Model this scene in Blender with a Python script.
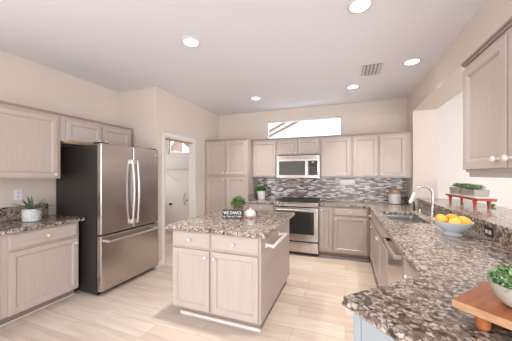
import bpy, bmesh, math, random
from mathutils import Vector, Matrix, Euler
from mathutils.geometry import tessellate_polygon

for o in list(bpy.data.objects):
    bpy.data.objects.remove(o, do_unlink=True)
random.seed(7)
S = bpy.context.scene
C = S.collection
PI = math.pi

# ------------------------------------------------------------ camera, world, light, exposure
YAW = 0.3556
cam = bpy.data.cameras.new('camera')
cam.sensor_width = 36.0
cam.lens = 239.76 / 512 * 36.0
cam.shift_y = 3.79 / 512
cam.clip_start = 0.05
cam.clip_end = 200
camo = bpy.data.objects.new('camera', cam)
camo.location = (0, 0, 1.422)
camo.rotation_euler = (PI / 2, 0, YAW)
C.objects.link(camo)
S.camera = camo

w = bpy.data.worlds.new('sky')
S.world = w
w.use_nodes = True
bgn = w.node_tree.nodes['Background']
bgn.inputs['Color'].default_value = (0.93, 0.96, 1.0, 1)
bgn.inputs['Strength'].default_value = 2.6

S.view_settings.view_transform = 'Standard'
S.view_settings.look = 'None'
S.view_settings.gamma = 1
S.view_settings.use_curve_mapping = False
S.view_settings.exposure = 0.40

def area(name, loc, rot, sx, sy, power, col=(1, 1, 1)):
    l = bpy.data.lights.new(name, 'AREA')
    l.shape = 'RECTANGLE'; l.size = sx; l.size_y = sy
    l.energy = power; l.color = col
    o = bpy.data.objects.new(name, l)
    o.location = loc; o.rotation_euler = rot
    C.objects.link(o)
    return o

area('rear_fill', (1.6, -3.35, 1.35), (PI / 2, 0, 0), 4.6, 2.1, 150, (0.97, 0.98, 1.0))  # added soft fill at the unseen rear openings
area('dining_fill', (3.9, 2.4, 1.45), (PI / 2, 0, PI / 2), 3.4, 1.9, 65, (0.97, 0.98, 1.0))  # added fill on the dining side, in front of a closed wall
area('left_fill', (-3.40, -1.5, 1.35), (PI / 2, 0, -PI / 2), 2.2, 2.0, 50, (0.97, 0.98, 1.0))  # added fill from behind on the left, brightens the right run
area('laundry_area_light', (-4.55, 3.9, 1.5), (PI / 2, 0, -PI / 2), 1.2, 1.2, 14, (1.0, 0.96, 0.94))  # area lamp before the closed side wall of the laundry room

# ------------------------------------------------------------ materials
def mat(name, color, rough=0.5, metal=0.0, spec=None, coat=0.0):
    m = bpy.data.materials.new(name)
    m.use_nodes = True
    b = m.node_tree.nodes['Principled BSDF']
    b.inputs['Base Color'].default_value = (*color, 1)
    b.inputs['Roughness'].default_value = rough
    b.inputs['Metallic'].default_value = metal
    if spec is not None: b.inputs['Specular IOR Level'].default_value = spec
    if coat: b.inputs['Coat Weight'].default_value = coat
    return m

def nodes(m):
    return m.node_tree.nodes, m.node_tree.links, m.node_tree.nodes['Principled BSDF']

def coords(m, scale, kind='Object', rot=(0, 0, 0)):
    N, L, b = nodes(m)
    tc = N.new('ShaderNodeTexCoord'); mp = N.new('ShaderNodeMapping')
    mp.inputs['Scale'].default_value = scale
    mp.inputs['Rotation'].default_value = rot
    L.new(tc.outputs[kind], mp.inputs['Vector'])
    return mp.outputs['Vector']

def ramp(m, src, stops, interp='LINEAR'):
    N, L, b = nodes(m)
    r = N.new('ShaderNodeValToRGB')
    r.color_ramp.interpolation = interp
    e = r.color_ramp.elements
    while len(e) < len(stops): e.new(0.5)
    for el, (p, c) in zip(e, stops):
        el.position = p; el.color = (*c, 1)
    L.new(src, r.inputs['Fac'])
    return r.outputs['Color']

def noise(m, vec, scale, detail=3, rough=0.5, dist=0.0):
    N, L, b = nodes(m)
    n = N.new('ShaderNodeTexNoise')
    n.inputs['Scale'].default_value = scale
    n.inputs['Detail'].default_value = detail
    n.inputs['Roughness'].default_value = rough
    n.inputs['Distortion'].default_value = dist
    L.new(vec, n.inputs['Vector'])
    return n.outputs['Fac']

def bump(m, h, strength=0.2, dist=0.002):
    N, L, b = nodes(m)
    n = N.new('ShaderNodeBump')
    n.inputs['Strength'].default_value = strength
    n.inputs['Distance'].default_value = dist
    L.new(h, n.inputs['Height'])
    L.new(n.outputs['Normal'], b.inputs['Normal'])

def mixc(m, fac, a, b_, mode='MIX'):
    N, L, b = nodes(m)
    n = N.new('ShaderNodeMix'); n.data_type = 'RGBA'; n.blend_type = mode
    for s, v in ((n.inputs[0], fac), (n.inputs[6], a), (n.inputs[7], b_)):
        if isinstance(v, (int, float)): s.default_value = v
        elif isinstance(v, tuple): s.default_value = (*v, 1)
        else: L.new(v, s)
    return n.outputs[2]

def wood_mat(name, scale, c0, c1, rough=0.42):
    m = mat(name, c1, rough)
    N, L, b = nodes(m)
    v = coords(m, scale)
    n1 = noise(m, v, 1.0, 6, 0.62, 0.4)
    col = ramp(m, n1, [(0.34, c0), (0.56, c1)])
    L.new(col, b.inputs['Base Color'])
    bump(m, n1, 0.12, 0.001)
    return m

CAB0, CAB1 = (0.455, 0.385, 0.350), (0.490, 0.418, 0.382)
M_V = wood_mat('whitewashed_oak_vertical', (60, 60, 3.0), CAB0, CAB1)
M_H = wood_mat('whitewashed_oak_horizontal', (3.0, 60, 60), CAB0, CAB1)
M_BODY = wood_mat('whitewashed_oak_shaded_frame', (60, 60, 3.0), (0.445, 0.37, 0.337), (0.475, 0.398, 0.363))  # oak tone lowered to paint in the shade between doors
M_CROWN = mat('crown_wood', (0.37, 0.29, 0.26), 0.5)
M_TOE = mat('toe_kick_wood', (0.30, 0.22, 0.19), 0.6)
M_SHOE = mat('white_shoe_moulding', (0.68, 0.65, 0.63), 0.4)
M_RAW = mat('raw_wood_and_jamb_shade', (0.50, 0.30, 0.16), 0.7)
M_KNOB = mat('satin_white_knob', (0.72, 0.68, 0.65), 0.3)

def paint(name, c, rough=0.85):
    m = mat(name, c, rough, spec=0.3)
    v = coords(m, (1, 1, 1))
    bump(m, noise(m, v, 90, 2), 0.10, 0.001)
    return m
M_WALL = paint('beige_wall_paint', (0.665, 0.59, 0.525))
M_WALL2 = paint('light_wall_paint', (0.66, 0.625, 0.59))
M_CEIL = paint('ceiling_paint', (0.80, 0.80, 0.84))
M_WHITE = mat('white_trim_paint', (0.74, 0.72, 0.70), 0.45)
M_PLASTIC = mat('white_plastic', (0.80, 0.80, 0.80), 0.35)
M_ENDPANEL = mat('shade_toned_panel_paint', (0.34, 0.37, 0.40), 0.5)  # whitish panel; shade and cool light are put into this colour

# floor: pale wood planks running along the back wall
M_FLOOR = mat('pale_oak_planks', (0.6, 0.5, 0.42), 0.32)
def _floor():
    m = M_FLOOR; N, L, b = nodes(m)
    v = coords(m, (1, 1, 1))
    br = N.new('ShaderNodeTexBrick')
    br.offset = 0.37; br.squash = 1
    for k, x in (('Scale', 1.0), ('Brick Width', 1.22), ('Row Height', 0.20), ('Mortar Size', 0.0022), ('Mortar Smooth', 0.2), ('Bias', 0.0)):
        br.inputs[k].default_value = x
    br.inputs['Color1'].default_value = (0, 0, 0, 1); br.inputs['Color2'].default_value = (1, 1, 1, 1)
    br.inputs['Mortar'].default_value = (0.5, 0.5, 0.5, 1)
    L.new(v, br.inputs['Vector'])
    plank = ramp(m, br.outputs['Color'], [(0.0, (0.57, 0.465, 0.395)), (0.5, (0.645, 0.55, 0.475)), (1.0, (0.70, 0.615, 0.545))])
    n1 = noise(m, coords(m, (1.6, 17, 1)), 1.0, 6, 0.65, 0.6)
    grain = ramp(m, n1, [(0.32, (0.85, 0.82, 0.80)), (0.58, (1.03, 1.03, 1.03))])
    c = mixc(m, 1.0, plank, grain, 'MULTIPLY')
    c = mixc(m, br.outputs['Fac'], c, (0.40, 0.31, 0.26))
    L.new(c, b.inputs['Base Color'])
    bump(m, n1, 0.06, 0.001)
_floor()

# granite
def granite():
    m = mat('brown_beige_granite', (0.4, 0.35, 0.3), 0.17, spec=0.6)
    N, L, b = nodes(m)
    v = coords(m, (1, 1, 1))
    wn = N.new('ShaderNodeTexNoise'); wn.inputs['Scale'].default_value = 34; wn.inputs['Detail'].default_value = 5; wn.inputs['Roughness'].default_value = 0.65
    L.new(v, wn.inputs['Vector'])
    sub = N.new('ShaderNodeVectorMath'); sub.operation = 'SUBTRACT'; sub.inputs[1].default_value = (0.5, 0.5, 0.5)
    L.new(wn.outputs['Color'], sub.inputs[0])
    sc = N.new('ShaderNodeVectorMath'); sc.operation = 'SCALE'; sc.inputs['Scale'].default_value = 0.042
    L.new(sub.outputs[0], sc.inputs[0])
    ad = N.new('ShaderNodeVectorMath'); ad.operation = 'ADD'
    L.new(v, ad.inputs[0]); L.new(sc.outputs[0], ad.inputs[1])
    vo = N.new('ShaderNodeTexVoronoi'); vo.feature = 'DISTANCE_TO_EDGE'; vo.inputs['Scale'].default_value = 44
    L.new(ad.outputs[0], vo.inputs['Vector'])
    vc = N.new('ShaderNodeTexVoronoi'); vc.feature = 'F1'; vc.inputs['Scale'].default_value = 44
    L.new(ad.outputs[0], vc.inputs['Vector'])
    sep = N.new('ShaderNodeSeparateColor'); L.new(vc.outputs['Color'], sep.inputs[0])
    cell = ramp(m, sep.outputs[0], [(0.0, (0.44, 0.365, 0.305)), (0.35, (0.62, 0.55, 0.485)), (0.58, (0.48, 0.405, 0.345)), (0.76, (0.26, 0.19, 0.15)), (0.93, (0.045, 0.033, 0.03))])
    edge = ramp(m, vo.outputs['Distance'], [(0.01, (0, 0, 0)), (0.20, (1, 1, 1))])
    n2 = noise(m, v, 38, 4, 0.7)
    patch = ramp(m, n2, [(0.43, (0.045, 0.033, 0.03)), (0.62, (0.28, 0.21, 0.175))])
    c = mixc(m, edge, patch, cell)
    n3 = noise(m, v, 160, 3, 0.7)
    sp = ramp(m, n3, [(0.34, (0.62, 0.60, 0.58)), (0.5, (1, 1, 1))])
    c = mixc(m, 1.0, c, sp, 'MULTIPLY')
    L.new(c, b.inputs['Base Color'])
    return m
M_GRAN = granite()

# mosaic backsplash: thin glass and stone strips
M_MOSAIC = mat('strip_mosaic_tile', (0.5, 0.5, 0.5), 0.22)
def _mosaic():
    m = M_MOSAIC; N, L, b = nodes(m)
    v = coords(m, (1, 1, 1), rot=(-PI / 2, 0, 0))
    br = N.new('ShaderNodeTexBrick'); br.offset = 0.43; br.offset_frequency = 3; br.squash = 1.0
    for k, x in (('Scale', 1.0), ('Brick Width', 0.085), ('Row Height', 0.0225), ('Mortar Size', 0.0016), ('Mortar Smooth', 0.1), ('Bias', 0.0)):
        br.inputs[k].default_value = x
    br.inputs['Color1'].default_value = (0, 0, 0, 1); br.inputs['Color2'].default_value = (1, 1, 1, 1)
    L.new(v, br.inputs['Vector'])
    c = ramp(m, br.outputs['Color'], [(0.0, (0.12, 0.088, 0.078)), (0.17, (0.40, 0.34, 0.31)), (0.30, (0.74, 0.72, 0.70)), (0.43, (0.20, 0.15, 0.135)),
                                      (0.55, (0.50, 0.43, 0.395)), (0.67, (0.80, 0.78, 0.77)), (0.82, (0.24, 0.20, 0.195))], 'CONSTANT')
    c = mixc(m, br.outputs['Fac'], c, (0.40, 0.37, 0.355))
    L.new(c, b.inputs['Base Color'])
_mosaic()

def steel(name, c, rough, axis):
    m = mat(name, c, rough, 1.0)
    N, L, b = nodes(m)
    n = noise(m, coords(m, axis), 1.0, 2)
    r = N.new('ShaderNodeMapRange'); r.inputs['To Min'].default_value = rough - 0.02; r.inputs['To Max'].default_value = rough + 0.03
    L.new(n, r.inputs['Value']); L.new(r.outputs[0], b.inputs['Roughness'])
    return m
M_STEEL = steel('brushed_stainless_steel', (0.56, 0.515, 0.485), 0.23, (160, 160, 3))
M_STEEL2 = mat('polished_steel', (0.56, 0.53, 0.50), 0.2, 1.0)
M_STEEL_L = mat('satin_steel_light', (0.58, 0.57, 0.56), 0.34, 0.85)
M_SINK = mat('grey_sink_steel', (0.42, 0.42, 0.42), 0.32, 0.9)
M_DKSIDE = mat('charcoal_appliance_side', (0.026, 0.022, 0.021), 0.4)
M_BLACK = mat('black_enamel', (0.018, 0.018, 0.020), 0.25)
M_IRON = mat('cast_iron', (0.03, 0.03, 0.032), 0.55)
M_DGLASS = mat('dark_oven_glass', (0.025, 0.027, 0.028), 0.06, spec=0.7)
M_MGLASS = mat('grey_microwave_glass', (0.085, 0.09, 0.09), 0.10, spec=0.7)
M_CERAMIC = mat('white_ceramic', (0.78, 0.78, 0.78), 0.18)
M_BLUISH = mat('pale_blue_white_ceramic', (0.62, 0.68, 0.74), 0.14)
M_RED = mat('red_orange_stained_wood', (0.42, 0.085, 0.04), 0.35)
M_GALV = mat('weathered_grey_planter', (0.36, 0.34, 0.30), 0.6)
M_COPPER = mat('copper_brown_pot', (0.30, 0.13, 0.08), 0.35, 0.4)
M_SOIL = mat('dark_soil', (0.05, 0.035, 0.025), 0.9)
M_CONC = mat('pale_stone_pot', (0.46, 0.43, 0.375), 0.6)
M_SIGN = mat('charcoal_sign_paint', (0.030, 0.036, 0.040), 0.85, spec=0.2)
M_SIGNW = mat('white_sign_lettering', (0.85, 0.85, 0.84), 0.6)
M_PAPER = mat('white_paper_towel', (0.82, 0.82, 0.82), 0.9)
M_HONEY = wood_mat('light_lid_wood', (30, 30, 6), (0.42, 0.24, 0.13), (0.58, 0.36, 0.21))
M_ACACIA = wood_mat('red_brown_board_wood', (3, 26, 26), (0.24, 0.070, 0.024), (0.42, 0.135, 0.050), 0.32)
M_ACACIA_L = wood_mat('pale_board_edge_wood', (3, 26, 26), (0.34, 0.17, 0.085), (0.46, 0.26, 0.14), 0.38)
M_STUCCO = paint('pale_stucco', (0.90, 0.88, 0.85))
M_BROWN = mat('brown_fascia_paint', (0.16, 0.10, 0.085), 0.7)
M_VENTD = mat('vent_shadow_grey', (0.34, 0.36, 0.37), 0.6)

def leafmat(name, c0, c1, scale=60):
    m = mat(name, c1, 0.5)
    N, L, b = nodes(m)
    L.new(ramp(m, noise(m, coords(m, (1, 1, 1)), scale, 3, 0.7), [(0.42, c0), (0.56, c1)]), b.inputs['Base Color'])
    b.inputs['Subsurface Weight'].default_value = 0.0
    return m
M_BOX = leafmat('boxwood_green', (0.02, 0.06, 0.015), (0.33, 0.50, 0.20), 55)  # leaf highlights and dark gaps are put into the colour contrast
M_BRIGHT = leafmat('bright_green', (0.015, 0.10, 0.01), (0.14, 0.45, 0.07), 60)
M_FRESH = leafmat('fresh_light_green', (0.06, 0.18, 0.04), (0.50, 0.68, 0.38), 90)
M_AGAVE = leafmat('grey_green_agave', (0.05, 0.10, 0.05), (0.14, 0.22, 0.12), 40)
M_SUCC = leafmat('succulent_green', (0.12, 0.20, 0.10), (0.38, 0.48, 0.30), 70)

def glassmat():
    m = bpy.data.materials.new('clear_window_glass'); m.use_nodes = True
    N, L = m.node_tree.nodes, m.node_tree.links
    N.remove(N['Principled BSDF'])
    out = N['Material Output']
    t = N.new('ShaderNodeBsdfTransparent'); g = N.new('ShaderNodeBsdfGlossy'); g.inputs['Roughness'].default_value = 0.02
    mx = N.new('ShaderNodeMixShader'); mx.inputs[0].default_value = 0.06
    L.new(t.outputs[0], mx.inputs[1]); L.new(g.outputs[0], mx.inputs[2]); L.new(mx.outputs[0], out.inputs['Surface'])
    return m
M_GLASS = glassmat()
def emis(name, c, s):
    m = mat(name, c, 0.5); b = m.node_tree.nodes['Principled BSDF']
    b.inputs['Emission Color'].default_value = (*c, 1); b.inputs['Emission Strength'].default_value = s
    return m
M_LAMP = emis('lit_lamp_lens', (1.0, 0.96, 0.90), 5.0)
def fruitmat(name, c):
    m = mat(name, c, 0.4); bump(m, noise(m, coords(m, (1, 1, 1)), 260, 2), 0.3, 0.001); return m
M_FRUIT = [fruitmat('yellow_citrus', (0.86, 0.46, 0.05)), fruitmat('orange_citrus', (0.84, 0.36, 0.03)), fruitmat('golden_citrus', (0.90, 0.56, 0.10))]

# ------------------------------------------------------------ mesh building
class MB:
    def __init__(s): s.bm = bmesh.new()
    def _add(s, t, M=None):
        if M is not None: bmesh.ops.transform(t, matrix=M, verts=t.verts)
        me = bpy.data.meshes.new('t'); t.to_mesh(me); t.free()
        s.bm.from_mesh(me); bpy.data.meshes.remove(me); return s
    def box(s, x0, x1, y0, y1, z0, z1, bev=0.0, seg=2, M=None):
        t = bmesh.new()
        bmesh.ops.create_cube(t, size=1)
        for v in t.verts:
            v.co = Vector(((x0 + x1) / 2 + v.co.x * (x1 - x0), (y0 + y1) / 2 + v.co.y * (y1 - y0), (z0 + z1) / 2 + v.co.z * (z1 - z0)))
        if bev: bmesh.ops.bevel(t, geom=t.edges[:], offset=bev, segments=seg, affect='EDGES', profile=0.5)
        return s._add(t, M)
    def loft(s, rings, cap0=True, cap1=True, closed=True, M=None):
        t = bmesh.new(); R = [[t.verts.new(p) for p in r] for r in rings]
        n = len(R[0])
        for a, b in zip(R, R[1:]):
            for i in range(n if closed else n - 1):
                j = (i + 1) % n
                t.faces.new((a[i], a[j], b[j], b[i]))
        if cap0: t.faces.new(R[0][::-1])
        if cap1: t.faces.new(R[-1])
        bmesh.ops.recalc_face_normals(t, faces=t.faces[:])
        return s._add(t, M)
    def lathe(s, prof, c=(0, 0, 0), n=28, M=None, cap=True):
        rings = []
        for r, z in prof:
            r = max(r, 0.0004)
            rings.append([Vector((c[0] + r * math.cos(2 * PI * i / n), c[1] + r * math.sin(2 * PI * i / n), c[2] + z)) for i in range(n)])
        return s.loft(rings, cap, cap, True, M)
    def tube(s, pts, r, n=12, cap=True):
        pts = [Vector(p) for p in pts]; rr = r if isinstance(r, (list, tuple)) else [r] * len(pts)
        rings = []; up = None
        for i, p in enumerate(pts):
            d = (pts[min(i + 1, len(pts) - 1)] - pts[max(i - 1, 0)]).normalized()
            if up is None:
                up = Vector((0, 0, 1)) if abs(d.z) < 0.9 else Vector((1, 0, 0))
            a = d.cross(up).normalized(); up = a.cross(d).normalized()
            rings.append([p + (a * math.cos(2 * PI * k / n) + up * math.sin(2 * PI * k / n)) * rr[i] for k in range(n)])
        return s.loft(rings, cap, cap)
    def prism(s, loops, z0, z1, bev=0.0):
        # loops: outer + holes of (x,y)
        t = bmesh.new(); flat = [p for l in loops for p in l]
        tris = tessellate_polygon([[Vector((x, y, 0)) for x, y in l] for l in loops])
        B = [t.verts.new((x, y, z0)) for x, y in flat]; T = [t.verts.new((x, y, z1)) for x, y in flat]
        for a, b, c in tris:
            t.faces.new((B[a], B[b], B[c])); t.faces.new((T[a], T[c], T[b]))
        k = 0
        for l in loops:
            n = len(l)
            for i in range(n):
                a, b = k + i, k + (i + 1) % n
                t.faces.new((B[a], B[b], T[b], T[a]))
            k += n
        bmesh.ops.recalc_face_normals(t, faces=t.faces[:])
        if bev:
            bmesh.ops.dissolve_limit(t, angle_limit=0.01, verts=t.verts[:], edges=t.edges[:])
            es = [e for e in t.edges if len(e.link_faces) == 2 and e.calc_face_angle(0) > 0.5 and abs(e.verts[0].co.z - e.verts[1].co.z) < 1e-6]
            bmesh.ops.bevel(t, geom=es, offset=bev, segments=3, affect='EDGES', profile=0.5)
        return s._add(t)
    def ico(s, c, r, sc=(1, 1, 1), sub=3, M=None):
        t = bmesh.new(); bmesh.ops.create_icosphere(t, subdivisions=sub, radius=r)
        for v in t.verts: v.co = Vector((v.co.x * sc[0] + c[0], v.co.y * sc[1] + c[1], v.co.z * sc[2] + c[2]))
        return s._add(t, M)
    def panel(s, x0, x1, z0, z1, rings, M=None):
        # rectangular moulded front facing -y; rings = (inset, y)
        R = [[Vector((x0 + i, y, z0 + i)), Vector((x1 - i, y, z0 + i)), Vector((x1 - i, y, z1 - i)), Vector((x0 + i, y, z1 - i))] for i, y in rings]
        return s.loft(R, True, True, True, M)
    def leaf(s, base, d, L, W, droop=0.3, up=Vector((0, 0, 1))):
        d = Vector(d).normalized(); a = d.cross(up)
        if a.length < 1e-3: a = Vector((1, 0, 0))
        a.normalize(); nrm = a.cross(d).normalized(); b = Vector(base)
        p = [b, b + d * L * .45 + a * W / 2 + nrm * L * .08, b + d * L - nrm * L * droop * .5, b + d * L * .45 - a * W / 2 + nrm * L * .08]
        v = [s.bm.verts.new(q) for q in p]
        s.bm.faces.new((v[0], v[1], v[2])); s.bm.faces.new((v[0], v[2], v[3])); return s
    def done(s, name, m, parent=None, loc=None, rot=None, smooth=True):
        me = bpy.data.meshes.new(name)
        s.bm.to_mesh(me); s.bm.free()
        for p in me.polygons: p.use_smooth = smooth
        if smooth: me.set_sharp_from_angle(angle=0.75)
        me.materials.append(m)
        o = bpy.data.objects.new(name, me); C.objects.link(o)
        if smooth:
            wnm = o.modifiers.new('weighted', 'WEIGHTED_NORMAL'); wnm.keep_sharp = True; wnm.weight = 100
        if parent: o.parent = parent
        if loc: o.location = loc
        if rot: o.rotation_euler = rot
        return o

def tag(o, label, cat, group=None):
    o['label'] = label; o['category'] = cat
    if group: o['group'] = group
    return o
def thing(name, label, cat, loc=(0, 0, 0), rz=0, group=None):
    o = bpy.data.objects.new(name, None); o.empty_display_size = 0.05
    o.location = loc; o.rotation_euler = (0, 0, rz); C.objects.link(o)
    return tag(o, label, cat, group)
def struct(name, mb, m, parent=None):
    o = mb.done(name, m, parent, smooth=False)
    if not parent: o['kind'] = 'structure'
    return o
def kids(o): return [c for c in bpy.data.objects if c.parent == o]
def dup(o, loc=None, rz=None, label=None, parent=None):
    c = o.copy(); C.objects.link(c)
    if parent: c.parent = parent
    if loc is not None: c.location = loc
    if rz is not None: c.rotation_euler = (0, 0, rz)
    if label: c['label'] = label
    for k in kids(o): dup(k, parent=c)
    return c

# ------------------------------------------------------------ room dimensions
H = 2.753
XL, XR, YB = -3.457, 1.009, 4.82
XP, YP = -2.683, 2.88
YJ, XJ = 4.43, 1.33
ZH = 2.425
YREAR = -3.5
XD = 4.2          # dining side wall
XLAU = -4.7       # laundry far side

struct('floor', MB().box(XLAU - .1, XD + .1, YREAR - .1, 5.4, -0.08, 0), M_FLOOR)
struct('ceiling', MB().box(XLAU - .1, XD + .1, YREAR - .1, 5.4, H, H + .1), M_CEIL)
struct('wall_left', MB().box(XL - .1, XL, YREAR, -2.6, 0, H).box(XL - .1, XL, -.4, YP, 0, H).box(XL - .1, XL, -2.6, -.4, 0, .3).box(XL - .1, XL, -2.6, -.4, 2.4, H), M_WALL)  # opening behind the camera added to go with the left fill lamp
struct('wall_alcove', MB().box(XLAU, XP, YP, YP + .09, 0, H), M_WALL)
# pantry side wall with a door opening
DY0, DY1, DZ = 3.055, 3.845, 2.03
wp = MB().box(XP - .1, XP, YP + .0905, DY0, 0, H).box(XP - .1, XP, DY1, YB - .001, 0, H).box(XP - .1, XP, DY0, DY1, DZ, H)
struct('wall_pantry', wp, M_WALL)
struct('wall_laundry_side', MB().box(XLAU - .1, XLAU, YP, YB + .12, 0, H), M_WALL2)
# back wall with clerestory window opening
WX0, WX1, WZ0, WZ1 = -1.55, -0.06, 2.16, 2.525
LX0, LX1, LZ0, LZ1 = -4.12, -3.44, 1.93, 2.27
wb = MB().box(XP - .0, WX0, YB, YB + .12, 0, H).box(WX1, XJ + .001, YB, YB + .12, 0, H).box(WX0, WX1, YB, YB + .12, 0, WZ0).box(WX0, WX1, YB, YB + .12, WZ1, H)
struct('wall_back', wb, M_WALL)
wl = MB().box(XLAU, LX0, YB, YB + .12, 0, H).box(LX1, XP, YB, YB + .12, 0, H).box(LX0, LX1, YB, YB + .12, 0, LZ0).box(LX0, LX1, YB, YB + .12, LZ1, H)
struct('wall_laundry_back', wl, M_WALL2)
# right side: column, header, half wall, near pier
struct('wall_right', MB().box(XR, XJ, YJ, YB - .001, 0, H).box(XR, XJ, -0.2, YJ, ZH, H).box(XR, XJ, 0.2, 1.72, 1.052, ZH), M_WALL)
struct('wall_half', MB().box(1.09, XJ, 0.2, YJ - .001, 0, 1.008), M_WALL)
struct('wall_dining_back', MB().box(XJ + .002, XD, 5.2, 5.3, 0, H), M_WALL2)
struct('wall_dining_right', MB().box(XD, XD + .1, YREAR, 5.3, 0, H), M_WALL2)
rw = MB()  # unseen openings laid out for the fill; left end closed against steel reflections
for a, b in ((XL - .1, -.8), (.7, .85), (2.35, 2.5), (3.95, XD)): rw.box(a, b, YREAR - .1, YREAR, 0, H)
for a, b in ((-.8, .7), (.85, 2.35), (2.5, 3.95)): rw.box(a, b, YREAR - .1, YREAR, 0, .25).box(a, b, YREAR - .1, YREAR, 2.3, H)
struct('wall_rear', rw, M_WALL)
struct('wall_header_face', MB().box(XJ + .0005, XJ + .002, YJ, 5.2, 0, H), M_WALL2)

# windows
def window(name, x0, x1, z0, z1, mull=None):
    f = MB()
    y0, y1, t = YB + .05, YB + .09, .022
    f.box(x0, x1, y0, y1, z0, z0 + t).box(x0, x1, y0, y1, z1 - t, z1).box(x0, x0 + t, y0, y1, z0 + t, z1 - t).box(x1 - t, x1, y0, y1, z0 + t, z1 - t)
    o = struct(name, f, M_WHITE)
    MB().box(x0 + t, x1 - t, YB + .067, YB + .072, z0 + t, z1 - t).done('window_pane', M_GLASS, o, smooth=False)
    return o
window('window_1', WX0 + .001, WX1 - .001, WZ0 + .001, WZ1 - .001)
window('window_2', LX0 + .001, LX1 - .001, LZ0 + .001, LZ1 - .001)

# door casing (doorway is open)
cw = .052
dc = MB()
dc.box(XP, XP + .016, DY0 - cw, DY0, 0.001, DZ + cw, .004).box(XP, XP + .016, DY1, DY1 + cw, 0.001, DZ + cw, .004).box(XP, XP + .016, DY0, DY1, DZ, DZ + cw, .004)
dc.box(XP - .1, XP, DY0, DY0 + .018, 0.001, DZ).box(XP - .1, XP, DY1 - .018, DY1, 0.001, DZ).box(XP - .1, XP, DY0 + .018, DY1 - .018, DZ - .018, DZ)
struct('door_1', dc, M_WHITE)
struct('jamb_shade_1', MB().box(XP - .099, XP - .02, DY0 + .02, DY1 - .02, DZ - .034, DZ - .019), M_RAW)  # brown strip painted in for the shaded underside of the head jamb
struct('baseboard_pantry', MB().box(XP, XP + .012, YP + .003, DY0 - cw - .001, .001, .085, .004), M_WHITE)
struct('baseboard_pantry_corner', MB().box(XP, XP + .012, DY1 + cw + .001, 4.19, .001, .085, .004), M_WHITE)
struct('baseboard_laundry', MB().box(XLAU, XP - .1, YB - .012, YB, .001, .085, .004), M_WHITE)

# ------------------------------------------------------------ outside the windows: neighbour house
nb = thing('neighbour_house', 'pale stucco house with brown roof fascia seen through the clerestory window', 'house', (0, 8.0, 0))
MB().box(-9, 5, 0, .3, 0.0, 6.0).done('wall', M_STUCCO, nb, smooth=False)
# diagonal rake boards: (x,z) endpoints on plane y=8
def rake(xa, za, xb, zb, th, dy):
    d = Vector((xb - xa, 0, zb - za)); L = d.length; ang = math.atan2(zb - za, xb - xa)
    M = Matrix.Translation((xa, dy, za)) @ Matrix.Rotation(-ang, 4, 'Y')
    return MB().box(0, L, -.025, .025, -th / 2, th / 2, M=M)
rake(-3.48, 2.395, -0.8, 3.67, .07, -.14).done('fascia_board', M_BROWN, nb, smooth=False)
rake(-3.48, 2.245, -0.5, 3.60, .07, -.14).done('fascia_board', M_BROWN, nb, smooth=False)
MB().box(-8.9, -6.15, -.13, -.001, 1.2, 4.2).done('garage_gable', mat('tan_gable_paint', (0.30, 0.215, 0.185), 0.8), nb, smooth=False)
rake(-6.25, 3.0, -5.55, 2.45, .10, -.28).done('roof_edge', M_BROWN, nb, smooth=False)
rake(-6.9, 2.1, -6.2, 2.9, .07, -.28).done('roof_edge', M_STUCCO, nb, smooth=False)
rake(-6.75, 2.95, -6.25, 2.2, .06, -.34).done('roof_edge', M_BROWN, nb, smooth=False)

# ------------------------------------------------------------ cabinets
DOOR = [(0, 0.0), (0, -.016), (.004, -.020), (.050, -.020), (.054, -.012), (.062, -.0105), (.066, -.012), (.076, -.0125)]
DOOR2 = [(.003, 0.0), (.003, -.004), (0, -.0045), (0, -.017), (.003, -.021), (.047, -.021), (.050, -.018), (.053, -.0185), (.060, -.0085), (.066, -.0080), (.067, -.0095), (.070, -.0095)]
DRAW = [(.003, 0.0), (.003, -.004), (0, -.0045), (0, -.012), (.009, -.0185), (.013, -.0185), (.015, -.021), (.019, -.021)]
def knob(parent, x, z, y=-.020):
    R = Matrix.Translation((x, y, z)) @ Matrix.Rotation(PI / 2, 4, 'X')
    MB().lathe([(.008, 0), (.0065, .004), (.006, .012), (.012, .016), (.0155, .021), (.0155, .026), (.012, .0305), (.005, .0325)], n=18, M=R).done('knob', M_KNOB, parent)
def door(parent, x0, x1, z0, z1, k=None, name='door', y=0.0, prof=DOOR2):
    o = MB().panel(x0, x1, z0, z1, prof).done(name, M_V, parent, loc=(0, y, 0))
    if k: knob(o, *k)
    return o
def drawer(parent, x0, x1, z0, z1, k=True, y=0.0):
    o = MB().panel(x0, x1, z0, z1, DRAW).done('drawer', M_H, parent, loc=(0, y, 0))
    if k: knob(o, (x0 + x1) / 2, (z0 + z1) / 2)
    return o
def base_body(t, x0, x1, depth, z0=.10, z1=.874, toe=.075, shoe=True, fn=True):
    MB().box(x0, x1, 0, depth, z0, z1).done('body', M_BODY, t, smooth=False)
    MB().box(x0 + .002, x1 - .002, toe, depth - .01, 0.001, z0 - .0005).done('toe_kick', M_TOE, t, smooth=False)
    if shoe:
        MB().box(x0 + .002, x1 - .002, toe - .014, toe - .0005, 0.001, .018, .004).done('shoe_moulding', M_SHOE, t)
def crown(t, x0, x1, depth, z, both=True, m=M_CROWN):
    # small ogee crown following the front
    MB().box(x0, x1, -.012, depth, z, z + .012, .003).box(x0, x1, -.024, depth, z + .012, z + .024, .003).done('crown_moulding', m, t)

GAP = .0015
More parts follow.
